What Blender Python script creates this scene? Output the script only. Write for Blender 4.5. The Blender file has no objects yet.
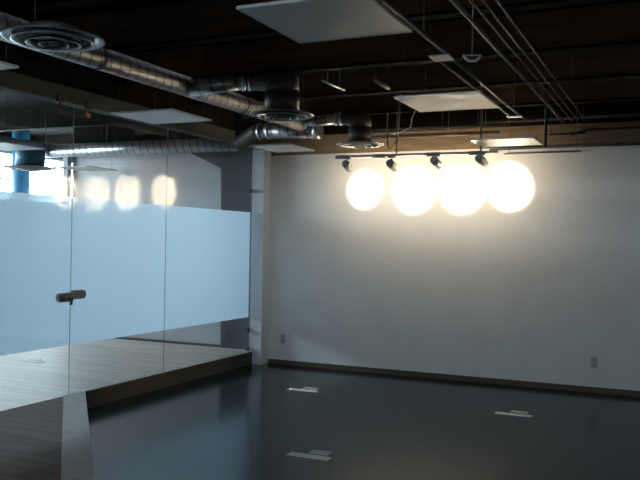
import bpy, bmesh, math, random
from mathutils import Vector, Matrix
random.seed(4)
S = bpy.context.scene
COL = S.collection
PI = math.pi

# ------------------------------------------------------------------ layout
D = 8.65          # inner face of the back wall
GX = -4.80        # plane of the glass partition
RZ = 0.15         # raised floor level
DECK = 3.25       # underside of the roof deck
XR, YF = 2.6, -2.6
XL = -10.2        # window wall of the far room
ZS, ZT = 2.08, 2.95  # sill and head of the far windows
YB = 13.2         # back of the far room

# ------------------------------------------------------------------ helpers
def bm_box(bm, x0, x1, y0, y1, z0, z1, bev=0.0):
    r = bmesh.ops.create_cube(bm, size=1.0)
    vs = r['verts']
    bmesh.ops.scale(bm, vec=(x1-x0, y1-y0, z1-z0), verts=vs)
    bmesh.ops.translate(bm, vec=((x0+x1)/2, (y0+y1)/2, (z0+z1)/2), verts=vs)
    if bev > 0:
        es = list({e for v in vs for e in v.link_edges})
        bmesh.ops.bevel(bm, geom=es, offset=bev, segments=2, affect='EDGES', profile=0.5)
    return bm

def bm_tube(bm, pts, r, seg=20, caps=True, radii=None):
    """round tube swept along a polyline with mitred joints"""
    pts = [Vector(p) for p in pts]
    n = len(pts)
    rings = []
    ref = None
    for i, p in enumerate(pts):
        if i == 0: t = (pts[1]-p).normalized(); sc = 1; bis = None
        elif i == n-1: t = (p-pts[i-1]).normalized(); bis = None
        else:
            a = (p-pts[i-1]).normalized(); b = (pts[i+1]-p).normalized()
            t = (a+b).normalized()
        if ref is None:
            up = Vector((0, 0, 1)) if abs(t.z) < 0.9 else Vector((1, 0, 0))
            ref = up
        u = (ref - t*ref.dot(t)).normalized()
        v = t.cross(u)
        ref = u
        rr = radii[i] if radii else r
        ring = []
        for k in range(seg):
            a_ = 2*PI*k/seg
            ring.append(bm.verts.new(p + u*math.cos(a_)*rr + v*math.sin(a_)*rr))
        rings.append(ring)
    for i in range(n-1):
        for k in range(seg):
            f = bm.faces.new((rings[i][k], rings[i][(k+1) % seg], rings[i+1][(k+1) % seg], rings[i+1][k]))
            f.smooth = True
    if caps:
        bm.faces.new(list(reversed(rings[0])))
        bm.faces.new(rings[-1])
    return bm

def bend(a, b, c, n=6):
    """points of a smooth elbow from a to c with corner b"""
    a, b, c = Vector(a), Vector(b), Vector(c)
    return [a*(1-t)**2 + b*2*t*(1-t) + c*t*t for t in [i/n for i in range(n+1)]]

def bm_lathe(bm, prof, seg=48, cx=0, cy=0, cz=0, closed=True):
    rings = []
    for (r, z) in prof:
        rings.append([bm.verts.new((cx + r*math.cos(2*PI*k/seg), cy + r*math.sin(2*PI*k/seg), cz+z)) for k in range(seg)])
    m = len(prof)
    for i in range(m if closed else m-1):
        A, B = rings[i], rings[(i+1) % m]
        for k in range(seg):
            f = bm.faces.new((A[k], A[(k+1) % seg], B[(k+1) % seg], B[k]))
            f.smooth = True
    return bm

def bm_prism(bm, poly, z0, z1):
    """vertical prism over an (x, y) polygon"""
    lo = [bm.verts.new((x, y, z0)) for x, y in poly]
    hi = [bm.verts.new((x, y, z1)) for x, y in poly]
    bm.faces.new(list(reversed(lo))); bm.faces.new(hi)
    n = len(poly)
    for i in range(n):
        bm.faces.new((lo[i], lo[(i+1) % n], hi[(i+1) % n], hi[i]))
    return bm

def bm_prism_y(bm, poly, y0, y1):
    """prism over an (x, z) polygon, from y0 to y1"""
    a = [bm.verts.new((x, y0, z)) for x, z in poly]
    b = [bm.verts.new((x, y1, z)) for x, z in poly]
    bm.faces.new(a); bm.faces.new(list(reversed(b)))
    n = len(poly)
    for i in range(n):
        bm.faces.new((a[i], b[i], b[(i+1) % n], a[(i+1) % n]))
    return bm

def obj(name, bm, mat, parent=None, label=None):
    bmesh.ops.recalc_face_normals(bm, faces=bm.faces[:])
    me = bpy.data.meshes.new(name)
    bm.to_mesh(me); bm.free()
    o = bpy.data.objects.new(name, me)
    COL.objects.link(o)
    me.materials.append(mat)
    if parent is not None:
        o.parent = parent
        o.matrix_parent_inverse = Matrix.Translation(-parent.location) if False else Matrix()
        o.location = -parent.location      # meshes are written in world coordinates
    if label: o['label'] = label
    return o

def thing(name, label, cat, loc, group=None):
    o = bpy.data.objects.new(name, None)
    o.empty_display_size = 0.1
    o.location = Vector(loc)
    COL.objects.link(o)
    o['label'] = label; o['category'] = cat
    if group: o['group'] = group
    return o

def tag(o, label, cat, group=None):
    o['label'] = label; o['category'] = cat
    if group: o['group'] = group
    return o

def struct(name, bm, mat, label=None):
    o = obj(name, bm, mat)
    o['kind'] = 'structure'
    if label: o['label'] = label
    return o

def NB(): return bmesh.new()

# ------------------------------------------------------------------ materials
def new_mat(name):
    m = bpy.data.materials.new(name); m.use_nodes = True
    nt = m.node_tree
    b = nt.nodes['Principled BSDF']
    return m, nt, b

def simple(name, col, rough=0.6, metal=0.0, var=0.12, scale=8.0, bump=0.0, spec=0.5, stretch=(1, 1, 1)):
    m, nt, b = new_mat(name)
    tc = nt.nodes.new('ShaderNodeTexCoord')
    mp = nt.nodes.new('ShaderNodeMapping'); mp.inputs['Scale'].default_value = stretch
    no = nt.nodes.new('ShaderNodeTexNoise'); no.inputs['Scale'].default_value = scale; no.inputs['Detail'].default_value = 5
    cr = nt.nodes.new('ShaderNodeValToRGB')
    e = cr.color_ramp.elements
    e[0].position = 0.3; e[1].position = 0.7
    e[0].color = (*[c*(1-var) for c in col], 1); e[1].color = (*[min(1, c*(1+var)) for c in col], 1)
    nt.links.new(tc.outputs['Object'], mp.inputs['Vector'])
    nt.links.new(mp.outputs['Vector'], no.inputs['Vector'])
    nt.links.new(no.outputs['Fac'], cr.inputs['Fac'])
    nt.links.new(cr.outputs['Color'], b.inputs['Base Color'])
    b.inputs['Roughness'].default_value = rough
    b.inputs['Metallic'].default_value = metal
    b.inputs['Specular IOR Level'].default_value = spec
    if bump:
        bp = nt.nodes.new('ShaderNodeBump'); bp.inputs['Strength'].default_value = bump
        bp.inputs['Distance'].default_value = 0.01
        nt.links.new(no.outputs['Fac'], bp.inputs['Height'])
        nt.links.new(bp.outputs['Normal'], b.inputs['Normal'])
    return m

def planks(name, c0, c1, rough=0.5, width=0.14):
    """long boards laid along the x axis"""
    m, nt, b = new_mat(name)
    tc = nt.nodes.new('ShaderNodeTexCoord')
    br = nt.nodes.new('ShaderNodeTexBrick')
    br.inputs['Scale'].default_value = 1.0
    br.inputs['Brick Width'].default_value = 1.8
    br.inputs['Row Height'].default_value = width
    br.inputs['Mortar Size'].default_value = 0.003
    br.inputs['Color1'].default_value = (*c0, 1); br.inputs['Color2'].default_value = (*c1, 1)
    br.inputs['Mortar'].default_value = (*[c*0.5 for c in c0], 1)
    mp = nt.nodes.new('ShaderNodeMapping'); mp.inputs['Scale'].default_value = (0.8, 9, 1)
    no = nt.nodes.new('ShaderNodeTexNoise'); no.inputs['Scale'].default_value = 2.2; no.inputs['Detail'].default_value = 6
    mx = nt.nodes.new('ShaderNodeMix'); mx.data_type = 'RGBA'; mx.blend_type = 'MULTIPLY'
    mx.inputs['Factor'].default_value = 0.55
    nt.links.new(tc.outputs['Object'], br.inputs['Vector'])
    nt.links.new(tc.outputs['Object'], mp.inputs['Vector'])
    nt.links.new(mp.outputs['Vector'], no.inputs['Vector'])
    nt.links.new(br.outputs['Color'], mx.inputs['A'])
    nt.links.new(no.outputs['Fac'], mx.inputs['B'])
    nt.links.new(mx.outputs['Result'], b.inputs['Base Color'])
    b.inputs['Roughness'].default_value = rough
    return m

def spiral_metal(name, col, axis, rough=0.38, pitch=0.11, metal=0.85):
    """spiral-lock-seam sheet metal: slanted seams along a duct axis"""
    m, nt, b = new_mat(name)
    tc = nt.nodes.new('ShaderNodeTexCoord')
    mp = nt.nodes.new('ShaderNodeMapping')
    wv = nt.nodes.new('ShaderNodeTexWave'); wv.wave_type = 'BANDS'
    wv.bands_direction = 'X'
    wv.inputs['Scale'].default_value = 1.0
    wv.inputs['Distortion'].default_value = 0.0
    k = 2*PI/20/pitch
    if axis == 'y': mp.inputs['Rotation'].default_value = (0, 0, 0); vec = (0.25*k, k, 0.25*k)
    else: vec = (k, 0.25*k, 0.25*k)
    dot = nt.nodes.new('ShaderNodeVectorMath'); dot.operation = 'DOT_PRODUCT'
    dot.inputs[1].default_value = vec
    cx = nt.nodes.new('ShaderNodeCombineXYZ')
    cr = nt.nodes.new('ShaderNodeValToRGB')
    e = cr.color_ramp.elements
    e[0].position = 0.0; e[0].color = (*[c*0.35 for c in col], 1)
    e[1].position = 0.14; e[1].color = (*col, 1)
    bp = nt.nodes.new('ShaderNodeBump'); bp.inputs['Strength'].default_value = 0.5; bp.inputs['Distance'].default_value = 0.006
    nt.links.new(tc.outputs['Object'], dot.inputs[0])
    nt.links.new(dot.outputs['Value'], cx.inputs['X'])
    nt.links.new(cx.outputs['Vector'], wv.inputs['Vector'])
    nt.links.new(wv.outputs['Fac'], cr.inputs['Fac'])
    nt.links.new(cr.outputs['Color'], b.inputs['Base Color'])
    nt.links.new(cr.outputs['Color'], bp.inputs['Height'])
    nt.links.new(bp.outputs['Normal'], b.inputs['Normal'])
    b.inputs['Metallic'].default_value = metal
    b.inputs['Roughness'].default_value = rough
    return m

def glass_mat(name, tint=(0.93, 0.97, 0.97)):
    m = bpy.data.materials.new(name); m.use_nodes = True
    nt = m.node_tree; nt.nodes.clear()
    out = nt.nodes.new('ShaderNodeOutputMaterial')
    tr = nt.nodes.new('ShaderNodeBsdfTransparent'); tr.inputs['Color'].default_value = (*tint, 1)
    gl = nt.nodes.new('ShaderNodeBsdfGlossy'); gl.inputs['Roughness'].default_value = 0.02
    lw = nt.nodes.new('ShaderNodeLayerWeight'); lw.inputs['Blend'].default_value = 0.5
    pw = nt.nodes.new('ShaderNodeMath'); pw.operation = 'POWER'; pw.inputs[1].default_value = 5.0
    mu = nt.nodes.new('ShaderNodeMath'); mu.operation = 'MULTIPLY_ADD'; mu.inputs[1].default_value = 0.96; mu.inputs[2].default_value = 0.04
    mi = nt.nodes.new('ShaderNodeMixShader')
    nt.links.new(lw.outputs['Facing'], pw.inputs[0])
    nt.links.new(pw.outputs[0], mu.inputs[0])
    nt.links.new(mu.outputs[0], mi.inputs['Fac'])
    nt.links.new(tr.outputs[0], mi.inputs[1]); nt.links.new(gl.outputs[0], mi.inputs[2])
    nt.links.new(mi.outputs[0], out.inputs['Surface'])
    return m

def film_mat(name):
    m = bpy.data.materials.new(name); m.use_nodes = True
    nt = m.node_tree; nt.nodes.clear()
    out = nt.nodes.new('ShaderNodeOutputMaterial')
    tc = nt.nodes.new('ShaderNodeTexCoord')
    no = nt.nodes.new('ShaderNodeTexNoise'); no.inputs['Scale'].default_value = 60
    cr = nt.nodes.new('ShaderNodeValToRGB')
    e = cr.color_ramp.elements
    e[0].color = (0.55, 0.69, 0.82, 1); e[1].color = (0.59, 0.73, 0.86, 1)
    tl = nt.nodes.new('ShaderNodeBsdfTranslucent')
    df = nt.nodes.new('ShaderNodeBsdfDiffuse')
    tr = nt.nodes.new('ShaderNodeBsdfTransparent'); tr.inputs['Color'].default_value = (0.75, 0.93, 1.0, 1)
    m1 = nt.nodes.new('ShaderNodeMixShader'); m1.inputs['Fac'].default_value = 0.32
    m2 = nt.nodes.new('ShaderNodeMixShader'); m2.inputs['Fac'].default_value = 0.012
    nt.links.new(tc.outputs['Object'], no.inputs['Vector'])
    nt.links.new(no.outputs['Fac'], cr.inputs['Fac'])
    nt.links.new(cr.outputs['Color'], tl.inputs['Color']); nt.links.new(cr.outputs['Color'], df.inputs['Color'])
    nt.links.new(tl.outputs[0], m1.inputs[1]); nt.links.new(df.outputs[0], m1.inputs[2])
    nt.links.new(m1.outputs[0], m2.inputs[1]); nt.links.new(tr.outputs[0], m2.inputs[2])
    nt.links.new(m2.outputs[0], out.inputs['Surface'])
    return m

def emit_mat(name, col, strength):
    m = bpy.data.materials.new(name); m.use_nodes = True
    nt = m.node_tree; nt.nodes.clear()
    out = nt.nodes.new('ShaderNodeOutputMaterial')
    em = nt.nodes.new('ShaderNodeEmission')
    em.inputs['Color'].default_value = (*col, 1); em.inputs['Strength'].default_value = strength
    nt.links.new(em.outputs[0], out.inputs['Surface'])
    return m

M_WALL = simple('grey_white_wall_paint', (0.84, 0.83, 0.81), 0.75, var=0.03, scale=3, bump=0.03)
M_TAN = simple('bare_brown_board', (0.25, 0.18, 0.115), 0.85, var=0.2, scale=6, stretch=(0.5, 1, 3), spec=0.2)
M_PIER = simple('pale_pier_paint', (0.80, 0.83, 0.87), 0.7, var=0.03, scale=3)
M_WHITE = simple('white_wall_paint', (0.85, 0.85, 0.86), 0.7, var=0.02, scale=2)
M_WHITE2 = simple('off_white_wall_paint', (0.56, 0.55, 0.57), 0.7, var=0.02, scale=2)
M_DARKPANEL = simple('dark_grey_bay', (0.07, 0.07, 0.082), 0.75, var=0.06, scale=4)
M_BLACK = simple('black_ceiling_paint', (0.010, 0.0075, 0.006), 0.9, var=0.35, scale=5, spec=0.05)
M_BEAM = simple('beam_glow_brown', (0.15, 0.085, 0.05), 0.8, var=0.3, scale=6, stretch=(0.3, 3, 3), spec=0.2)  # brown puts the warm glow near the lamps into the beam colour
M_DECK = simple('deck_glow_brown', (0.28, 0.17, 0.095), 0.85, var=0.25, scale=5, stretch=(3, 0.3, 3), spec=0.1)  # warm glow over the lamps painted in as brown
M_HEADER = simple('grey_header_paint', (0.09, 0.088, 0.086), 0.85, spec=0.1, var=0.15, scale=5)
M_FLOOR = simple('dark_polished_concrete', (0.003, 0.010, 0.015), 0.16, var=0.35, scale=2.2, bump=0.02, spec=0.19)
M_WOOD = planks('grey_brown_boards', (0.66, 0.575, 0.525), (0.74, 0.65, 0.60), 0.5)
M_WOOD2 = planks('dark_brown_boards', (0.20, 0.155, 0.135), (0.25, 0.195, 0.17), 0.9)
M_WOOD2.node_tree.nodes['Principled BSDF'].inputs['Specular IOR Level'].default_value = 0.1
M_WOOD.node_tree.nodes['Principled BSDF'].inputs['Specular IOR Level'].default_value = 0.15
M_RISER = simple('brown_wood_board', (0.06, 0.05, 0.042), 0.6, var=0.25, scale=6, stretch=(6, 0.6, 6))
M_BASE = simple('dark_brown_baseboard', (0.10, 0.072, 0.05), 0.55, var=0.2, scale=6, stretch=(0.5, 6, 6))
M_KERB = simple('pale_concrete', (0.43, 0.41, 0.40), 0.9, spec=0.15, var=0.10, scale=14, bump=0.05)
M_DUCTY = spiral_metal('spiral_duct_metal', (0.26, 0.26, 0.27), 'y', rough=0.5)
M_DUCTX = spiral_metal('spiral_duct_metal_across', (0.46, 0.46, 0.47), 'x')
M_SHEET = simple('galvanised_sheet', (0.45, 0.45, 0.46), 0.4, metal=0.8, var=0.12, scale=12)
M_BAND = simple('bright_duct_collar', (0.75, 0.75, 0.76), 0.3, metal=0.9, var=0.05, scale=10)
M_NECK = simple('dull_dark_duct', (0.10, 0.09, 0.08), 0.5, metal=0.5, var=0.2, scale=9)
M_DIFF = simple('diffuser_metal', (0.13, 0.135, 0.145), 0.36, metal=0.7, var=0.06, scale=10)
M_PANEL = simple('pale_satin_panel', (0.66, 0.65, 0.64), 0.42, var=0.02, scale=30)
M_PEDGE = simple('panel_edge_metal', (0.5, 0.5, 0.5), 0.45, metal=0.6)
M_WIRE = simple('thin_steel_wire', (0.12, 0.12, 0.12), 0.5, metal=0.6)
M_COND = simple('steel_conduit', (0.028, 0.027, 0.027), 0.6, metal=0.0, spec=0.25, var=0.15, scale=20)
M_PIPE = simple('black_pipe', (0.02, 0.02, 0.022), 0.5, var=0.2, scale=10)
M_PIPE2 = simple('dusty_brown_pipe', (0.14, 0.115, 0.09), 0.6, var=0.2, scale=10)
M_TRACK = simple('grey_track_metal', (0.28, 0.29, 0.31), 0.5, metal=0.1)
M_HEAD = simple('grey_lamp_housing', (0.30, 0.31, 0.33), 0.5, metal=0.1)
M_LENSRING = simple('silver_lamp_front', (0.55, 0.54, 0.52), 0.4, metal=0.6)
M_LENS = emit_mat('glowing_lamp_face', (1.0, 0.88, 0.68), 5)
M_GLASS = glass_mat('clear_glass')
M_FILM = film_mat('frosted_blue_white_film')
M_STEEL = simple('brushed_steel', (0.30, 0.29, 0.285), 0.5, metal=0.3, var=0.12, scale=40, stretch=(1, 6, 1))
M_STEELD = simple('dark_lock_steel', (0.10, 0.09, 0.09), 0.5, metal=0.7, var=0.3, scale=60)
M_SATIN = simple('satin_grey_plate', (0.36, 0.34, 0.33), 0.6, metal=0.3, var=0.06, scale=30)
M_PAPER = simple('white_card', (0.80, 0.78, 0.76), 0.8, var=0.04, scale=20)
M_PAPER2 = simple('greyish_card', (0.55, 0.54, 0.52), 0.8, var=0.06, scale=20)
M_PLATE = simple('grey_plastic_plate', (0.55, 0.57, 0.59), 0.5, var=0.05, scale=20)
M_SLOT = simple('dark_socket', (0.36, 0.37, 0.39), 0.5)
M_TEAL = simple('teal_blue_paint', (0.03, 0.17, 0.30), 0.55, var=0.15, scale=4)
M_TEALN = simple('teal_blue_duct', (0.05, 0.22, 0.34), 0.5, var=0.2, scale=4)
M_POST = simple('grey_green_post', (0.35, 0.36, 0.35), 0.6, var=0.1, scale=5)
M_FRAME = simple('grey_blue_window_frame', (0.16, 0.20, 0.23), 0.5, var=0.03)
M_ORANGE = simple('orange_plastic', (0.55, 0.18, 0.04), 0.6)
M_CABLE = simple('grey_cable_sheath', (0.30, 0.28, 0.25), 0.6)

# ------------------------------------------------------------------ room shell
# lower floor, cut diagonally where the raised floor begins
KA = (-4.814, 5.563); KB = (-2.962, 3.519)         # right edge of the kerb
kd = Vector((KB[0]-KA[0], KB[1]-KA[1])).normalized()
KC = (KA[0]+kd.x*4.6, KA[1]+kd.y*4.6)          # kerb runs on past the frame
kn = Vector((kd.y, -kd.x))                     # towards the raised side
if kn.x > 0: kn = -kn
KW = 0.182
low = [KA, KC, (KC[0], YF), (XR, YF), (XR, D+0.2), (GX+0.04, D+0.2)]
struct('floor', bm_prism(NB(), low, -0.2, 0.0), M_FLOOR, 'dark glossy concrete floor of the sunken area')
KA2 = (KA[0]+kn.x*KW, KA[1]+kn.y*KW); KC2 = (KC[0]+kn.x*KW, KC[1]+kn.y*KW)
# where the kerb meets the glass line
def on_line_x(p, d, x): t = (x-p[0])/d.x; return (x, p[1]+d.y*t)
kA = on_line_x(KA, kd, GX+0.02); kA2 = on_line_x(KA2, kd, GX+0.02)
struct('kerb', bm_prism(NB(), [kA, KC, KC2, kA2], -0.2, RZ+0.004), M_KERB, 'pale concrete kerb strip edging the raised boarded floor')
raised = [(GX+0.02, kA2[1]), KC2, KC, (KC[0], YF), (GX+0.02, YF)]
struct('floor_raised', bm_prism(NB(), raised, -0.2, RZ), M_WOOD2, 'raised brown boarded floor in front of the glass')
far = [(XL-0.2, YF), (GX+0.02, YF), (GX+0.02, D), (-7.78, D), (-7.78, YB), (XL-0.2, YB)]
struct('floor_glass_room', bm_prism(NB(), far, -0.2, RZ), M_WOOD, 'light boarded floor behind the glass')
struct('trim_1', bm_box(NB(), GX+0.02, GX+0.05, kA[1]-0.02, D-0.03, 0, RZ+0.002), M_RISER, 'brown step riser below the glass wall')

struct('wall_back', bm_box(NB(), GX-0.1, XR, D, D+0.2, -0.2, 2.57), M_WALL)
struct('wall_back_middle', bm_box(NB(), GX-0.1, XR, D, D+0.2, 2.57, 2.80), M_TAN, 'brownish bare band above the painted wall')
struct('wall_back_upper', bm_box(NB(), -7.78, XR, D, D+0.2, 2.80, DECK), M_BLACK)
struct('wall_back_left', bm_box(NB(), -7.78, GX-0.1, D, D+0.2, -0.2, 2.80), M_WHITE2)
struct('wall_right', bm_box(NB(), XR, XR+0.2, YF-0.2, D+0.2, -0.2, DECK), M_WALL)
b = NB()
CX0, CX1, CZ0, CZ1 = -3.4, 2.2, 3.02, 3.23  # opening for the added strip window
bm_box(b, XL-0.2, CX0, YF-0.2, YF, -0.2, DECK); bm_box(b, CX1, XR+0.2, YF-0.2, YF, -0.2, DECK)
bm_box(b, CX0, CX1, YF-0.2, YF, -0.2, CZ0); bm_box(b, CX0, CX1, YF-0.2, YF, CZ1, DECK)
struct('wall_front', b, M_WALL)
struct('wall_far', bm_box(NB(), XL-0.2, -7.58, YB, YB+0.2, -0.2, ZT), M_WHITE)
struct('wall_far_upper', bm_box(NB(), XL-0.2, -7.58, YB, YB+0.2, ZT, DECK), M_BLACK)
struct('wall_alcove', bm_box(NB(), -7.78, -7.58, D+0.2, YB, -0.2, DECK), M_WHITE)
struct('ceiling', bm_box(NB(), XL-0.2, XR+0.2, YF-0.2, 5.0, DECK, DECK+0.04), M_BLACK)
struct('ceiling_far', bm_box(NB(), XL-0.2, GX, 5.0, YB+0.2, DECK, DECK+0.04), M_BLACK)
struct('ceiling_back', bm_box(NB(), GX, XR+0.2, 5.0, D+0.2, DECK, DECK+0.04), M_DECK)  # browned section imitates the warm glow, rest of the ceiling is black
struct('baseboard_back', bm_box(NB(), GX+0.19, XR, D-0.018, D, 0, 0.058), M_BASE)
struct('baseboard_glass_room', bm_box(NB(), -7.78, GX-0.1, D-0.018, D, RZ, RZ+0.03), M_RISER)
# pier that ends the glass wall
struct('column', bm_box(NB(), GX+0.008, GX+0.175, D-0.17, D, 0, 2.66, 0.006), M_PIER, 'pale pier where the glass wall meets the back wall')
# dark grey bay beside the pier, its top spreading left under the duct
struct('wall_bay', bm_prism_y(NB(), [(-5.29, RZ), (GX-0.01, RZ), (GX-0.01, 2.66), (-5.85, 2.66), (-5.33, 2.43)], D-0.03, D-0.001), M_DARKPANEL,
       'dark grey bay beside the pier behind the glass')
# header over the glass
struct('trim_2', bm_box(NB(), GX-0.07, GX+0.07, YF, 7.95, 2.652, 2.785), M_HEADER, 'grey header along the top of the glass')
struct('wall_over_glass', bm_box(NB(), GX-0.04, GX+0.04, YF, 7.95, 2.785, DECK), M_BLACK)

struct('wall_partition', bm_box(NB(), GX-0.05, GX+0.05, YF, 2.6, 0, 2.652), M_WALL)
# roof beams running along the room's width
for y in (0.3, 1.45, 2.6, 3.75, 4.80, 5.95, 7.05, 8.15):
    b = NB()
    bm_box(b, GX+0.05, XR, y-0.05, y+0.05, 2.93, 2.95)
    bm_box(b, GX+0.05, XR, y-0.05, y+0.05, DECK-0.02, DECK)
    struct('beam_flange', b, M_BLACK)
    struct('roof_beam', bm_box(NB(), GX+0.05, XR, y-0.012, y+0.012, 2.95, DECK-0.02), M_BEAM if y > 4.5 else M_BLACK)  # webs toward the back browned for the painted glow
for y in (1.0, 3.4, 5.8, 8.0, 10.4):
    b = NB()
    x1 = GX-0.05 if y < D else -7.8
    bm_box(b, XL, x1, y-0.05, y+0.05, 2.95, DECK)
    struct('roof_beam', b, M_BLACK)

# ------------------------------------------------------------------ window wall of the far room
wins = [(-2.3+2.52*i, -2.3+2.52*i+2.44) for i in range(3, 6)]
b = NB()
bm_box(b, XL-0.2, XL, YF, YB, -0.2, ZS)
ys = [YF] + [v for w in wins for v in w] + [YB]
for i in range(0, len(ys), 2):
    bm_box(b, XL-0.2, XL, ys[i], ys[i+1], ZS, ZT)
struct('wall_left', b, M_WHITE)
struct('wall_left_upper', bm_box(NB(), XL-0.2, XL, YF, YB, ZT, DECK), M_BLACK)
for i, (y0, y1) in enumerate(wins):
    w = bpy.data.objects.new('window_%d' % (i+1), None); COL.objects.link(w)
    w.location = (XL-0.1, (y0+y1)/2, ZS); w['kind'] = 'structure'
    b = NB()
    t = 0.05
    bm_box(b, XL-0.14, XL-0.06, y0, y1, ZS, ZS+t); bm_box(b, XL-0.14, XL-0.06, y0, y1, ZT-t, ZT)
    bm_box(b, XL-0.14, XL-0.06, y0, y0+t, ZS, ZT); bm_box(b, XL-0.14, XL-0.06, y1-t, y1, ZS, ZT)
    ym = (y0+y1)/2
    bm_box(b, XL-0.13, XL-0.07, ym-0.025, ym+0.025, ZS+t, ZT-t)
    bm_box(b, XL-0.13, XL-0.07, y0+t, y1-t, 2.46, 2.49)
    obj('window_frame', b, M_FRAME, w)
    obj('pane', bm_box(NB(), XL-0.104, XL-0.096, y0+t, y1-t, ZS+t, ZT-t), M_GLASS, w)
    L = bpy.data.lights.new('window_daylight', 'AREA')
    L.shape = 'RECTANGLE'; L.size = ZT-ZS; L.size_y = y1-y0
    L.cycles.is_portal = True
    lo = bpy.data.objects.new('window_daylight', L); COL.objects.link(lo)
    lo.location = (XL-0.18, ym, (ZS+ZT)/2)
    lo.rotation_euler = Vector((1, 0, 0)).to_track_quat('-Z', 'Y').to_euler()
    # make the long side follow y
    lo.rotation_euler = (0, -PI/2, 0)

# added unseen high strip window behind the camera, brightens the back wall
w = bpy.data.objects.new('window_4', None); COL.objects.link(w)
w.location = ((CX0+CX1)/2, YF-0.1, CZ0); w['kind'] = 'structure'
b = NB(); t = 0.02
bm_box(b, CX0, CX1, YF-0.14, YF-0.06, CZ0, CZ0+t); bm_box(b, CX0, CX1, YF-0.14, YF-0.06, CZ1-t, CZ1)
for x in (CX0, (CX0+CX1)/2-t/2, CX1-t): bm_box(b, x, x+t, YF-0.14, YF-0.06, CZ0+t, CZ1-t)
obj('window_frame', b, M_FRAME, w)
obj('pane', bm_box(NB(), CX0+t, CX1-t, YF-0.104, YF-0.096, CZ0+t, CZ1-t), M_GLASS, w)
L = bpy.data.lights.new('window_daylight', 'AREA'); L.shape = 'RECTANGLE'; L.size = CX1-CX0; L.size_y = CZ1-CZ0  # portal of the added strip window
L.cycles.is_portal = True
lo = bpy.data.objects.new('window_daylight', L); COL.objects.link(lo)
lo.location = ((CX0+CX1)/2, YF-0.18, (CZ0+CZ1)/2); lo.rotation_euler = (PI/2, 0, 0)

# ------------------------------------------------------------------ glass partition
def glass(name, label, y0, y1, cat, film_label=None):
    t = thing(name, label, cat, (GX, (y0+y1)/2, RZ), 'glass wall panels')
    obj('pane', bm_box(NB(), GX-0.006, GX+0.006, y0+0.0005, y1-0.0005, RZ+0.003, 2.655), M_GLASS, t)
    b = NB()
    vs = [b.verts.new(p) for p in ((GX-0.0085, y0, 0.575), (GX-0.0085, y1, 0.575), (GX-0.0085, y1, 1.86), (GX-0.0085, y0, 1.86))]
    b.faces.new(vs)
    obj('frosted_film', b, M_FILM, t, 'pale blue frosted band')
    # dark edge seen at the joint
    obj('edge_seal', bm_box(NB(), GX+0.0055, GX+0.008, y1-0.006, y1-0.001, RZ+0.003, 2.66), M_POST, t)
    return t
SEAM1, SEAM2, GEND = 5.335, 6.714, D-0.17
glass('glass_panel', 'clear glass panel with frosted band in front left of the lock seam', 2.6, SEAM1, 'glass panel')
glass('glass_panel', 'middle glass panel with frosted band just right of the lock seam', SEAM1, SEAM2, 'glass panel')
gp = glass('glass_panel', 'clear glass panel with frosted band ending at the pale pier', SEAM2, GEND-0.008, 'glass panel')
for z in (0.19, 0.42, 2.12):
    b = NB(); bm_box(b, GX-0.016, GX+0.016, GEND-0.05, GEND-0.004, z-0.022, z+0.022, 0.004)
    obj('glass_clip', b, M_STEELD, gp, 'dark clip holding glass to the pier')

# lock across the seam
t = thing('door_lock', 'horizontal round ended steel lock across the glass seam', 'lock', (GX+0.02, SEAM1, 1.0))
def pill(b, y0, y1, zc, h, x0, x1, round0, round1):
    pts = []
    n = 8; r = h/2
    if round0: pts += [(y0+r-r*math.sin(PI*i/n), zc+r*math.cos(PI*i/n)) for i in range(n+1)]
    else: pts += [(y0, zc+r), (y0, zc-r)]
    if round1: pts += [(y1-r+r*math.sin(PI*i/n), zc-r*math.cos(PI*i/n)) for i in range(n+1)]
    else: pts += [(y1, zc-r), (y1, zc+r)]
    A = [b.verts.new((x0, y, z)) for y, z in pts]; B = [b.verts.new((x1, y, z)) for y, z in pts]
    b.faces.new(A); b.faces.new(list(reversed(B)))
    m = len(pts)
    for i in range(m): b.faces.new((A[i], B[i], B[(i+1) % m], A[(i+1) % m]))
    return b
obj('lock_body', pill(NB(), 5.155, SEAM1-0.002, 0.995, 0.078, GX+0.006, GX+0.04, True, False), M_STEEL, t, 'dark brushed lock case')
obj('strike_plate', pill(NB(), SEAM1+0.002, 5.505, 1.012, 0.078, GX+0.006, GX+0.03, False, True), M_SATIN, t, 'smooth grey plate')
b = NB(); bm_lathe(b, [(0.0001, 0), (0.018, 0), (0.018, 0.02), (0.0001, 0.02)], 20, closed=False)
bmesh.ops.rotate(b, verts=b.verts, cent=(0, 0, 0), matrix=Matrix.Rotation(PI/2, 3, 'Y'))
bmesh.ops.translate(b, verts=b.verts, vec=(GX+0.04, 5.20, 0.99))
obj('key_cylinder', b, M_STEELD, t)
obj('thumb_turn', bm_box(NB(), GX+0.04, GX+0.055, 5.26, 5.315, 0.972, 0.99, 0.003), M_STEELD, t)
obj('bolt_tail', bm_box(NB(), GX+0.006, GX+0.03, SEAM1-0.012, SEAM1+0.001, 0.925, 0.955, 0.002), M_STEELD, t)

# clamps on the header
for y, z, lab in ((5.08, 2.655, 'black clamp under the grey header, the left of two'), (5.42, 2.645, 'black clamp with orange tab under the grey header')):
    t = thing('clamp', lab, 'clamp', (GX+0.075, y, z))
    obj('jaw', bm_box(NB(), GX+0.069, GX+0.10, y-0.035, y+0.035, z-0.02, z+0.05, 0.004), M_PIPE, t)
    obj('screw', bm_tube(NB(), [(GX+0.085, y, z-0.02), (GX+0.085, y, z-0.05)], 0.008, 10), M_PIPE, t)
    if 'orange' in lab:
        obj('tab', bm_box(NB(), GX+0.078, GX+0.092, y-0.02, y+0.025, z-0.085, z-0.05, 0.003), M_ORANGE, t, 'orange tab')

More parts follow.
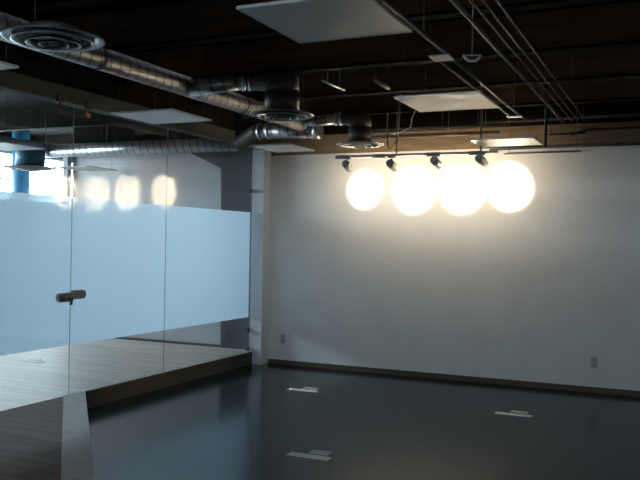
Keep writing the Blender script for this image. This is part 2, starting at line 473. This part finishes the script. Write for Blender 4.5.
# ------------------------------------------------------------------ ducts
R = 0.085
def pipe(name, pts, r, mat, parent, label=None, seg=24):
    return obj(name, bm_tube(NB(), pts, r, seg), mat, parent, label)
def collar(parent, p, q, r):
    return obj('collar', bm_tube(NB(), [p, q], r, 24), M_BAND, parent, 'bright sheet metal collar')

DX, DZ = -3.92, 2.815
t = thing('ventilation_duct', 'long spiral metal duct running toward the back wall with two short branches', 'duct', (DX, 5.0, DZ))
pipe('main_pipe', [(DX, -1.5, DZ), (DX, 7.97, DZ+0.03)], R, M_DUCTY, t)
obj('end_cap', bm_tube(NB(), [(DX, 7.97, DZ+0.03), (DX, 7.995, DZ+0.03)], R+0.006, 24), M_SHEET, t)
def diffuser(cx, cy, zb, R0, label, neck_top, neck_r, neck_mat, loc=None, rod=None, ring_mat=None):
    rm = ring_mat or M_DIFF
    t = thing('air_diffuser', label, 'air diffuser', (cx, cy, zb), 'round ceiling diffusers')
    k = R0
    # outer flared dish
    obj('flange', bm_lathe(NB(), [(k, 0.0), (k*0.99, 0.008), (k*0.62, 0.020), (k*0.60, 0.014), (k*0.97, -0.002)], 56, cx, cy, zb), rm, t)
    for (ra, rb, z0, z1) in ((0.82, 0.74, -0.016, 0.006), (0.54, 0.47, -0.028, -0.006), (0.30, 0.24, -0.036, -0.016)):
        obj('ring', bm_lathe(NB(), [(k*ra, z0), (k*ra*0.985, z0+0.008), (k*rb, z1), (k*rb*0.96, z1-0.006), (k*ra*0.95, z0-0.001)], 48, cx, cy, zb), rm, t)
    obj('centre_cone', bm_lathe(NB(), [(0.0005, -0.034), (k*0.09, -0.03), (k*0.11, -0.004), (0.0005, 0.0)], 32, cx, cy, zb, closed=False), rm, t)
    obj('back_plate', bm_lathe(NB(), [(0.0005, 0.02), (k*0.62, 0.02), (k*0.62, 0.027), (0.0005, 0.027)], 48, cx, cy, zb, closed=False), M_PIPE, t)
    if neck_top is not None:
        obj('neck', bm_tube(NB(), [(cx, cy, zb+0.027), (cx, cy, neck_top)], neck_r, 32), neck_mat, t)
    if rod:
        obj('hanger_rod', bm_tube(NB(), [(cx+rod, cy, zb+0.03), (cx+rod, cy, DECK+0.01)], 0.004, 8), M_WIRE, t)
    return t

diffuser(-3.175, 3.36, 2.602, 0.275, 'large round ringed diffuser nearest the camera at top left', 2.67, 0.13, M_NECK, rod=-0.14)
d1 = (-3.14, 6.05, 2.595)
d2 = (-3.20, 8.03, 2.585)
diffuser(*d1, 0.275, 'round ceiling diffuser below the nearer bent branch duct', 2.80, 0.15, M_NECK, rod=0.2)
diffuser(*d2, 0.265, 'round ceiling diffuser near the back wall above the leftmost spotlight', 2.77, 0.125, M_NECK)

# branch pipes of the main duct
def branch(t, start, e, dpos, ztop, r, rn):
    cx, cy, _ = dpos
    a = Vector(start); e = Vector(e)
    pipe('branch_pipe', [a, e], r, M_DUCTX, t)
    dirv = (e-a).normalized()
    collar(t, e-dirv*0.03, e-dirv*0.005, r+0.012)
    collar(t, e+dirv*0.02, e+dirv*0.06, r+0.014)
    n = 8
    pts = bend(e+dirv*0.05, Vector((cx-0.04, cy-0.01, e.z+0.01)), Vector((cx, cy, ztop+0.06)), n)+[Vector((cx, cy, ztop+0.001))]
    obj('elbow', bm_tube(NB(), pts, r, 28, radii=[r+0.01+(rn-r-0.01)*min(1, (i/n)*1.15)**1.4 for i in range(n+1)]+[rn]), M_NECK, t, 'dark flared elbow')
branch(t, (DX+0.03, 5.72, 2.815), (-3.49, 6.0, 2.905), d1, 2.80, 0.075, 0.148)
branch(t, (DX+0.03, 7.93, 2.85), (-3.47, 8.02, 2.875), d2, 2.77, 0.060, 0.123)
# hangers of the main duct
for y in (2.2, 4.6, 6.7):
    b = NB()
    bm_lathe(b, [(R+0.001, -0.012), (R+0.006, -0.012), (R+0.006, 0.012), (R+0.001, 0.012)], 28)
    bmesh.ops.rotate(b, verts=b.verts, cent=(0, 0, 0), matrix=Matrix.Rotation(PI/2, 3, 'X'))
    bmesh.ops.translate(b, verts=b.verts, vec=(DX, y, DZ+0.03*(y+1.5)/9.47))
    bm_tube(b, [(DX, y, DZ+R), (DX, y, DECK+0.01)], 0.004, 8)
    obj('hanger_strap', b, M_WIRE, t)

# lower duct along the back wall, coming out over the glass wall
LY = 8.42
t = thing('ventilation_duct', 'lower spiral duct along the back wall with an angled elbow above the pier', 'duct', (-6.0, LY, 2.68))
pipe('long_pipe', [(-7.95, LY, 2.71), (-4.93, LY, 2.70)], 0.09, M_DUCTX, t)
obj('elbow', bm_tube(NB(), [(-4.96, LY, 2.70), (-4.93, LY, 2.71), (-4.66, LY-0.09, 2.825), (-4.56, LY-0.12, 2.825)], 0.096, 24), M_NECK, t, 'dark mitred elbow')
pipe('end_pipe', [(-4.57, LY-0.12, 2.825), (-3.86, LY-0.12, 2.795)], 0.083, M_DUCTX, t)
collar(t, (-3.87, LY-0.12, 2.796), (-3.80, LY-0.12, 2.793), 0.087)
for xa in (-4.60, -4.48):
    collar(t, (xa, LY-0.12, 2.825), (xa+0.035, LY-0.12, 2.824), 0.101)
for x in (-7.0, -5.6, -4.0):
    obj('hanger_strap', bm_tube(NB(), [(x, LY-(0.12 if x > -4.5 else 0), 2.76), (x, LY-(0.12 if x > -4.5 else 0), DECK+0.01)], 0.004, 8), M_WIRE, t)
# duct along the far room
t = thing('ventilation_duct', 'pale blue lit duct behind the glass at the far left', 'duct', (-8.05, 7.5, 2.72))
pipe('long_pipe', [(-8.05, -1.5, 2.74), (-8.05, 8.36, 2.74)], 0.083, M_DUCTY, t)
obj('joint_box', bm_box(NB(), -8.15, -7.95, LY-0.09, LY+0.09, 2.63, 2.82, 0.01), M_SHEET, t)
# diffuser behind the glass
diffuser(-7.64, 7.71, 2.40, 0.33, 'round diffuser on a blue neck seen behind the glass', 2.66, 0.18, M_TEALN, ring_mat=M_PANEL, rod=0.25)

# ------------------------------------------------------------------ suspended ceiling panels
def panel(x0, x1, y0, y1, z, label, wires=True, group='suspended ceiling panels'):
    t = thing('ceiling_panel', label, 'ceiling panel', ((x0+x1)/2, (y0+y1)/2, z), group)
    obj('board', bm_box(NB(), x0+0.008, x1-0.008, y0+0.008, y1-0.008, z, z+0.010), M_PANEL, t)
    b = NB()
    bm_box(b, x0, x1, y0, y0+0.008, z-0.002, z+0.012); bm_box(b, x0, x1, y1-0.008, y1, z-0.002, z+0.012)
    bm_box(b, x0, x0+0.008, y0+0.008, y1-0.008, z-0.002, z+0.012); bm_box(b, x1-0.008, x1, y0+0.008, y1-0.008, z-0.002, z+0.012)
    obj('edge_frame', b, M_PEDGE, t)
    for x in (x0+0.05, x1-0.05):
        for y in (y0+0.05, y1-0.05):
            obj('hanger_wire', bm_tube(NB(), [(x, y, z+0.009), (x, y, DECK+0.01)], 0.0012, 6), M_PIPE, t)
    return t
PZ = 2.5
panel(-1.75, -1.16, 2.93, 3.55, PZ, 'large grey square ceiling panel cut off by the top edge of the photo')
panel(-1.795, -1.20, 5.11, 5.72, PZ, 'warm lit square ceiling panel right of the bent ducts, second in its row')
panel(-1.83, -1.235, 7.38, 7.94, PZ, 'bright ceiling panel just above the rightmost spotlight')
panel(-4.15, -3.56, 2.85, 3.49, PZ, 'ceiling panel at the left edge below the nearest diffuser')
panel(-4.15, -3.56, 5.03, 5.60, PZ, 'pale ceiling panel below the long spiral duct')
panel(-4.10, -3.64, 7.19, 7.80, PZ, 'pale ceiling panel below the duct elbow beside the pier')
panel(-7.27, -6.72, 7.72, 8.30, 2.40, 'thin pale ceiling panel behind the glass, right of the blue neck')
panel(-7.1, -6.5, 6.2, 6.8, 2.5, 'thin pale ceiling panel behind the glass, left of the blue neck')

# ------------------------------------------------------------------ conduits and pipes
def rod(name, pts, r, mat, label, cat, group=None, seg=10, hang=()):
    b = bm_tube(NB(), pts, r, seg)
    for (x, y, z) in hang:                     # drop rods from the deck
        bm_tube(b, [(x, y, z), (x, y, DECK+0.01)], 0.003, 6)
    o = obj(name, b, mat)
    return tag(o, label, cat, group)
CZ2 = 2.80
rod('conduit', [(-1.115, -1, CZ2), (-1.115, 8.45, CZ2)], 0.015, M_COND, 'thick ribbed conduit, leftmost of the parallel bundle at right', 'conduit', 'ceiling conduits')
rod('conduit', [(-1.03, -1, CZ2), (-1.03, 8.45, CZ2)], 0.006, M_COND, 'thin conduit next to the thick one, second from the left in the bundle', 'conduit', 'ceiling conduits')
rod('conduit', [(-0.97, -1, CZ2), (-0.97, 8.45, CZ2)], 0.006, M_COND, 'thin conduit third from the left in the bundle at right', 'conduit', 'ceiling conduits')
rod('conduit', [(-0.90, -1, CZ2), (-0.90, 8.45, CZ2)], 0.006, M_COND, 'thin conduit at the right end of the parallel bundle', 'conduit', 'ceiling conduits')
rod('strut_bar', [(-1.20, 6.22, 2.773), (-0.75, 6.25, 2.773)], 0.007, M_COND, 'short crossbar carrying the bundle of conduits', 'strut', hang=[(-1.19, 6.22, 2.773), (-0.76, 6.25, 2.773)])
# slim track with plates
t = thing('slim_track', 'slim twin line ceiling track left of the conduit bundle', 'track', (-1.24, 4.8, 2.6))
obj('rail', bm_box(NB(), -1.255, -1.235, -1, 6.95, 2.6, 2.618), M_COND, t)
obj('rail', bm_box(NB(), -1.335, -1.322, 4.55, 6.75, 2.6, 2.612), M_COND, t)
obj('plate', bm_box(NB(), -1.345, -1.225, 4.42, 4.56, 2.592, 2.60, 0.002), M_PEDGE, t, 'pale plate under the rail')
obj('plate', bm_box(NB(), -1.35, -1.23, 6.70, 6.78, 2.592, 2.60, 0.002), M_PEDGE, t, 'pale plate under the rail end')
for y in (1.5, 4.0, 6.5):
    obj('hanger_wire', bm_tube(NB(), [(-1.245, y, 2.617), (-1.245, y, DECK+0.01)], 0.003, 6), M_WIRE, t)
# V bracket
b = NB()
bm_tube(b, [(-1.16, 4.5, 2.604), (-1.125, 4.5, 2.567), (-1.084, 4.5, 2.564), (-1.056, 4.5, 2.596)], 0.008, 8)
bm_tube(b, [(-1.16, 4.5, 2.602), (-1.056, 4.5, 2.595)], 0.004, 8)
bm_tube(b, [(-1.108, 4.5, 2.60), (-1.108, 4.5, DECK+0.01)], 0.0025, 8)
tag(obj('wire_bracket', b, M_PEDGE), 'small V shaped metal bracket between slim track and conduit bundle', 'bracket')

# pipes across the back wall
rod('pipe', [(-2.0, 8.50, 2.835), (XR+0.01, 8.50, 2.85)], 0.014, M_PIPE, 'black pipe highest along the back wall at right', 'pipe', 'pipes along the back wall')
rod('pipe', [(-1.05, 8.55, 2.66)] + [(-0.98, 8.55, 2.69), (-0.90, 8.55, 2.72)] + [(XR+0.01, 8.55, 2.735)], 0.011, M_PIPE, 'black pipe with a bent left end along the back wall at right', 'pipe', 'pipes along the back wall')
rod('pipe', [(-1.9, 8.57, 2.545), (XR+0.01, 8.57, 2.57)], 0.009, M_PIPE, 'thin black pipe lowest along the back wall at right', 'pipe', 'pipes along the back wall')
rod('pipe', [(-1.75, 8.60, 2.50), (-0.95, 8.60, 2.505)], 0.008, M_PIPE2, 'short brownish pipe just below the lowest black pipe', 'pipe', 'pipes along the back wall', hang=[(-1.7, 8.6, 2.5), (-1.0, 8.6, 2.505)])
rod('pipe', [(-3.4, 8.35, 2.70), (-1.75, 8.35, 2.70)], 0.020, M_PIPE2, 'brown pipe above the light track crossing behind the cable loop', 'pipe', 'pipes along the back wall', hang=[(-2.3, 8.35, 2.7), (-1.9, 8.35, 2.7)])
rod('pipe', [(-3.3, 8.45, 2.80), (-1.7, 8.45, 2.79)], 0.012, M_PIPE2, 'thin brown pipe above the thicker brown one', 'pipe', 'pipes along the back wall', hang=[(-2.4, 8.45, 2.8), (-2.0, 8.45, 2.79)])
rod('strut_bar', [(-1.22, 8.2, 2.63), (-0.87, 8.2, 2.64)], 0.012, M_PIPE, 'short black bar below the far end of the conduits', 'strut', hang=[(-1.2, 8.2, 2.63), (-0.89, 8.2, 2.64)])
rod('hanger_post', [(-1.19, 7.80, 2.46), (-1.19, 7.80, DECK)], 0.014, M_PIPE, 'black vertical hanger at the right corner of the brightest panel', 'hanger')
rod('hanger_post', [(-1.85, 7.95, 2.459), (-1.85, 7.95, DECK)], 0.010, M_PIPE2, 'thin vertical hanger holding the right end of the light track', 'hanger')
rod('hanger_post', [(-2.75, 7.95, 2.459), (-2.75, 7.95, DECK+0.01)], 0.007, M_PIPE2, 'thin vertical hanger of the light track beside the cable loop', 'hanger')
rod('conduit', [(-2.75, 6.02, 2.86), (-2.73, 6.45, 2.86)], 0.009, M_BAND, 'short pale conduit alone on the dark ceiling above the bent ducts', 'conduit', 'ceiling conduits', hang=[(-2.745, 6.12, 2.86), (-2.735, 6.35, 2.86)])
rod('conduit', [(-2.32, 6.1, 2.86), (-2.33, 6.5, 2.86)], 0.018, M_PIPE2, 'short brownish conduit on the ceiling left of the warm lit panel', 'conduit', 'ceiling conduits', hang=[(-2.322, 6.15, 2.86), (-2.328, 6.45, 2.86)])
# cables
pts = [(-2.93, 8.16, 2.66), (-2.92, 8.15, 2.58), (-2.89, 8.12, 2.545), (-2.86, 8.1, 2.55), (-2.81, 8.1, 2.60), (-2.79, 8.1, 2.70), (-2.78, 8.1, 2.80), (-2.76, 8.1, DECK+0.01)]
rod('cable', [(-2.935, 8.16, DECK+0.01)]+pts, 0.008, M_CABLE, 'grey cable hanging in a loop beside the far diffuser', 'cable', None, 8)
pts = [(-1.85, 5.78, 2.53), (-2.05, 6.3, 2.55), (-2.35, 7.2, 2.62), (-2.6, 7.7, 2.66), (-2.8, 8.0, 2.68)]
rod('cable', pts, 0.005, M_CABLE, 'thin wire sagging back from the corner of the warm lit panel', 'cable', None, 8)

# ------------------------------------------------------------------ light track with four spotlights
TY, TZ = 7.95, 2.437
t = thing('light_track', 'grey light track carrying four spotlights in front of the wall', 'light track', (-2.6, TY, TZ))
obj('rail', bm_box(NB(), -3.45, -1.675, TY-0.017, TY+0.017, TZ, TZ+0.022, 0.002), M_TRACK, t)
for x in (-3.38, -2.95, -2.35, -1.90):
    obj('connector', bm_box(NB(), x-0.07, x+0.07, TY-0.022, TY+0.022, TZ-0.014, TZ+0.026, 0.003), M_TRACK, t)

targets = [(-3.368, D, 2.158), (-2.780, D, 2.150), (-2.235, D, 2.155), (-1.715, D, 2.176)]
heads = [(-3.314, TY, 2.350), (-2.802, TY, 2.344), (-2.316, TY, 2.362), (-1.846, TY, 2.369)]
names = ['leftmost of the four spotlights on the track', 'second spotlight from the left on the track',
         'third spotlight from the left on the track', 'rightmost of the four spotlights on the track']
for (hx, hy, hz), tg, lab, cone in zip(heads, targets, names, (41, 47, 47, 46)):
    t = thing('spotlight', 'grey cylindrical ' + lab, 'spotlight', (hx, hy, TZ), 'track spotlights')
    c = Vector((hx, hy, hz)); d = (Vector(tg)-c).normalized()
    back, front = c-d*0.07, c+d*0.08
    obj('housing', bm_tube(NB(), [back, back+d*0.012, front-d*0.03], 0.044, 24, radii=[0.034, 0.044, 0.044]), M_HEAD, t, 'dark grey cylinder')
    # open front sleeve
    obj('front_sleeve', bm_tube(NB(), [front-d*0.03, front], 0.047, 24, caps=False), M_LENSRING, t, 'paler front ring')
    obj('lens', bm_tube(NB(), [front-d*0.0295, front-d*0.027], 0.042, 24), M_LENS, t, 'glowing lamp face')
    obj('stem', bm_tube(NB(), [(hx, hy, TZ), (hx, hy, hz+0.035)], 0.008, 10), M_TRACK, t)
    obj('adapter', bm_box(NB(), hx-0.04, hx+0.04, hy-0.013, hy+0.013, TZ-0.018, TZ, 0.002), M_TRACK, t)
    q = d.to_track_quat('-Z', 'Y')
    for (P, ang, bl, nm) in ((360, cone, 0.85, 'spotlight_beam'), (600, 18, 1.0, 'spotlight_core'), (13, 160, 1.0, 'spotlight_spill')):
        L = bpy.data.lights.new(nm, 'SPOT'); L.energy = P; L.color = (1.0, 0.82, 0.58)
        L.spot_size = math.radians(ang); L.spot_blend = bl; L.shadow_soft_size = 0.02
        lo = bpy.data.objects.new(nm, L); COL.objects.link(lo)
        lo.location = front+d*0.004; lo.rotation_mode = 'QUATERNION'; lo.rotation_quaternion = q

# ------------------------------------------------------------------ wall outlets
for x, lab in ((-4.418, 'grey wall outlet beside the pier'), (-0.79, 'grey wall outlet at the right end of the back wall')):
    t = thing('wall_outlet', lab, 'outlet', (x, D, 0.315), 'wall outlets')
    obj('cover_plate', bm_box(NB(), x-0.036, x+0.036, D-0.007, D, 0.255, 0.375, 0.003), M_PLATE, t)
    for z in (0.29, 0.338):
        obj('socket', bm_box(NB(), x-0.017, x+0.017, D-0.010, D-0.007, z-0.014, z+0.014, 0.002), M_SLOT, t)

# ------------------------------------------------------------------ cards on the floors
def card(c, l, w, z, mat, label, rot=0.0):
    b = NB(); bm_box(b, -l/2, l/2, -w/2, w/2, 0, 0.004)
    o = obj('floor_card', b, mat)
    o.location = (c[0], c[1], z); o.rotation_euler = (0, 0, rot)
    return tag(o, label, 'card', 'pale cards lying on the floors')
spots = (((-3.465, 7.24), 0.0, 'on the floor nearest the pier'),
         ((-2.345, 5.03), 0.0, 'on the floor nearest the camera'),
         ((-1.33, 7.14), 0.0, 'on the dark floor at right'))
for (c, r, w) in spots:
    card(c, 0.32, 0.085, 0.0005, M_PAPER, 'long white card lying ' + w, r)
    card((c[0]+0.03, c[1]+0.125, 0), 0.15, 0.10, 0.0005, M_PAPER2, 'short greyish card behind the long white one ' + w, r)
card((-6.41, 6.56), 0.30, 0.07, RZ+0.0005, M_PAPER, 'long white card on the boards behind the glass')
card((-6.47, 6.66), 0.13, 0.06, RZ+0.0005, M_PAPER, 'short white card beside the long one behind the glass')

# ------------------------------------------------------------------ things at the far windows
b = NB(); bm_lathe(b, [(0.0005, RZ), (0.13, RZ), (0.13, DECK), (0.0005, DECK)], 32, -9.31, 9.2, 0, closed=False)
struct('column_round', b, M_TEAL, 'teal blue round column by the far windows')
struct('column_post', bm_box(NB(), -7.88, -7.79, D-0.09, D-0.001, RZ, 2.66, 0.004), M_POST, 'grey post at the end of the white wall behind the glass')

# ------------------------------------------------------------------ sky and camera
W = bpy.data.worlds.new('sky'); S.world = W; W.use_nodes = True
bg = W.node_tree.nodes['Background']
bg.inputs['Color'].default_value = (0.80, 0.90, 1.0, 1)
bg.inputs['Strength'].default_value = 48.0

F = 790.0
yaw, pit, rol = math.atan(360/F), math.atan(3/F), math.atan(0.018)
f = Vector((-math.sin(yaw)*math.cos(pit), math.cos(yaw)*math.cos(pit), math.sin(pit)))
R0 = Vector((math.cos(yaw), math.sin(yaw), 0)); U0 = R0.cross(f)
r = R0*math.cos(rol)+U0*math.sin(rol); u = -R0*math.sin(rol)+U0*math.cos(rol)
cam = bpy.data.cameras.new('camera'); cam.sensor_width = 36; cam.lens = F/640*36
cam.clip_start = 0.05; cam.clip_end = 200
co = bpy.data.objects.new('camera', cam); COL.objects.link(co)
mw = Matrix((( r.x, u.x, -f.x, 0), (r.y, u.y, -f.y, 0), (r.z, u.z, -f.z, 1.5), (0, 0, 0, 1)))
co.matrix_world = mw
S.camera = co

S.view_settings.view_transform = 'Standard'
S.view_settings.look = 'None'
S.view_settings.gamma = 1.0
S.view_settings.use_curve_mapping = False
S.view_settings.exposure = 0.0
S.cycles.max_bounces = 12
S.cycles.diffuse_bounces = 6
S.cycles.transparent_max_bounces = 16
S.cycles.sample_clamp_indirect = 80.0
S.cycles.caustics_reflective = False
S.cycles.use_denoising = True
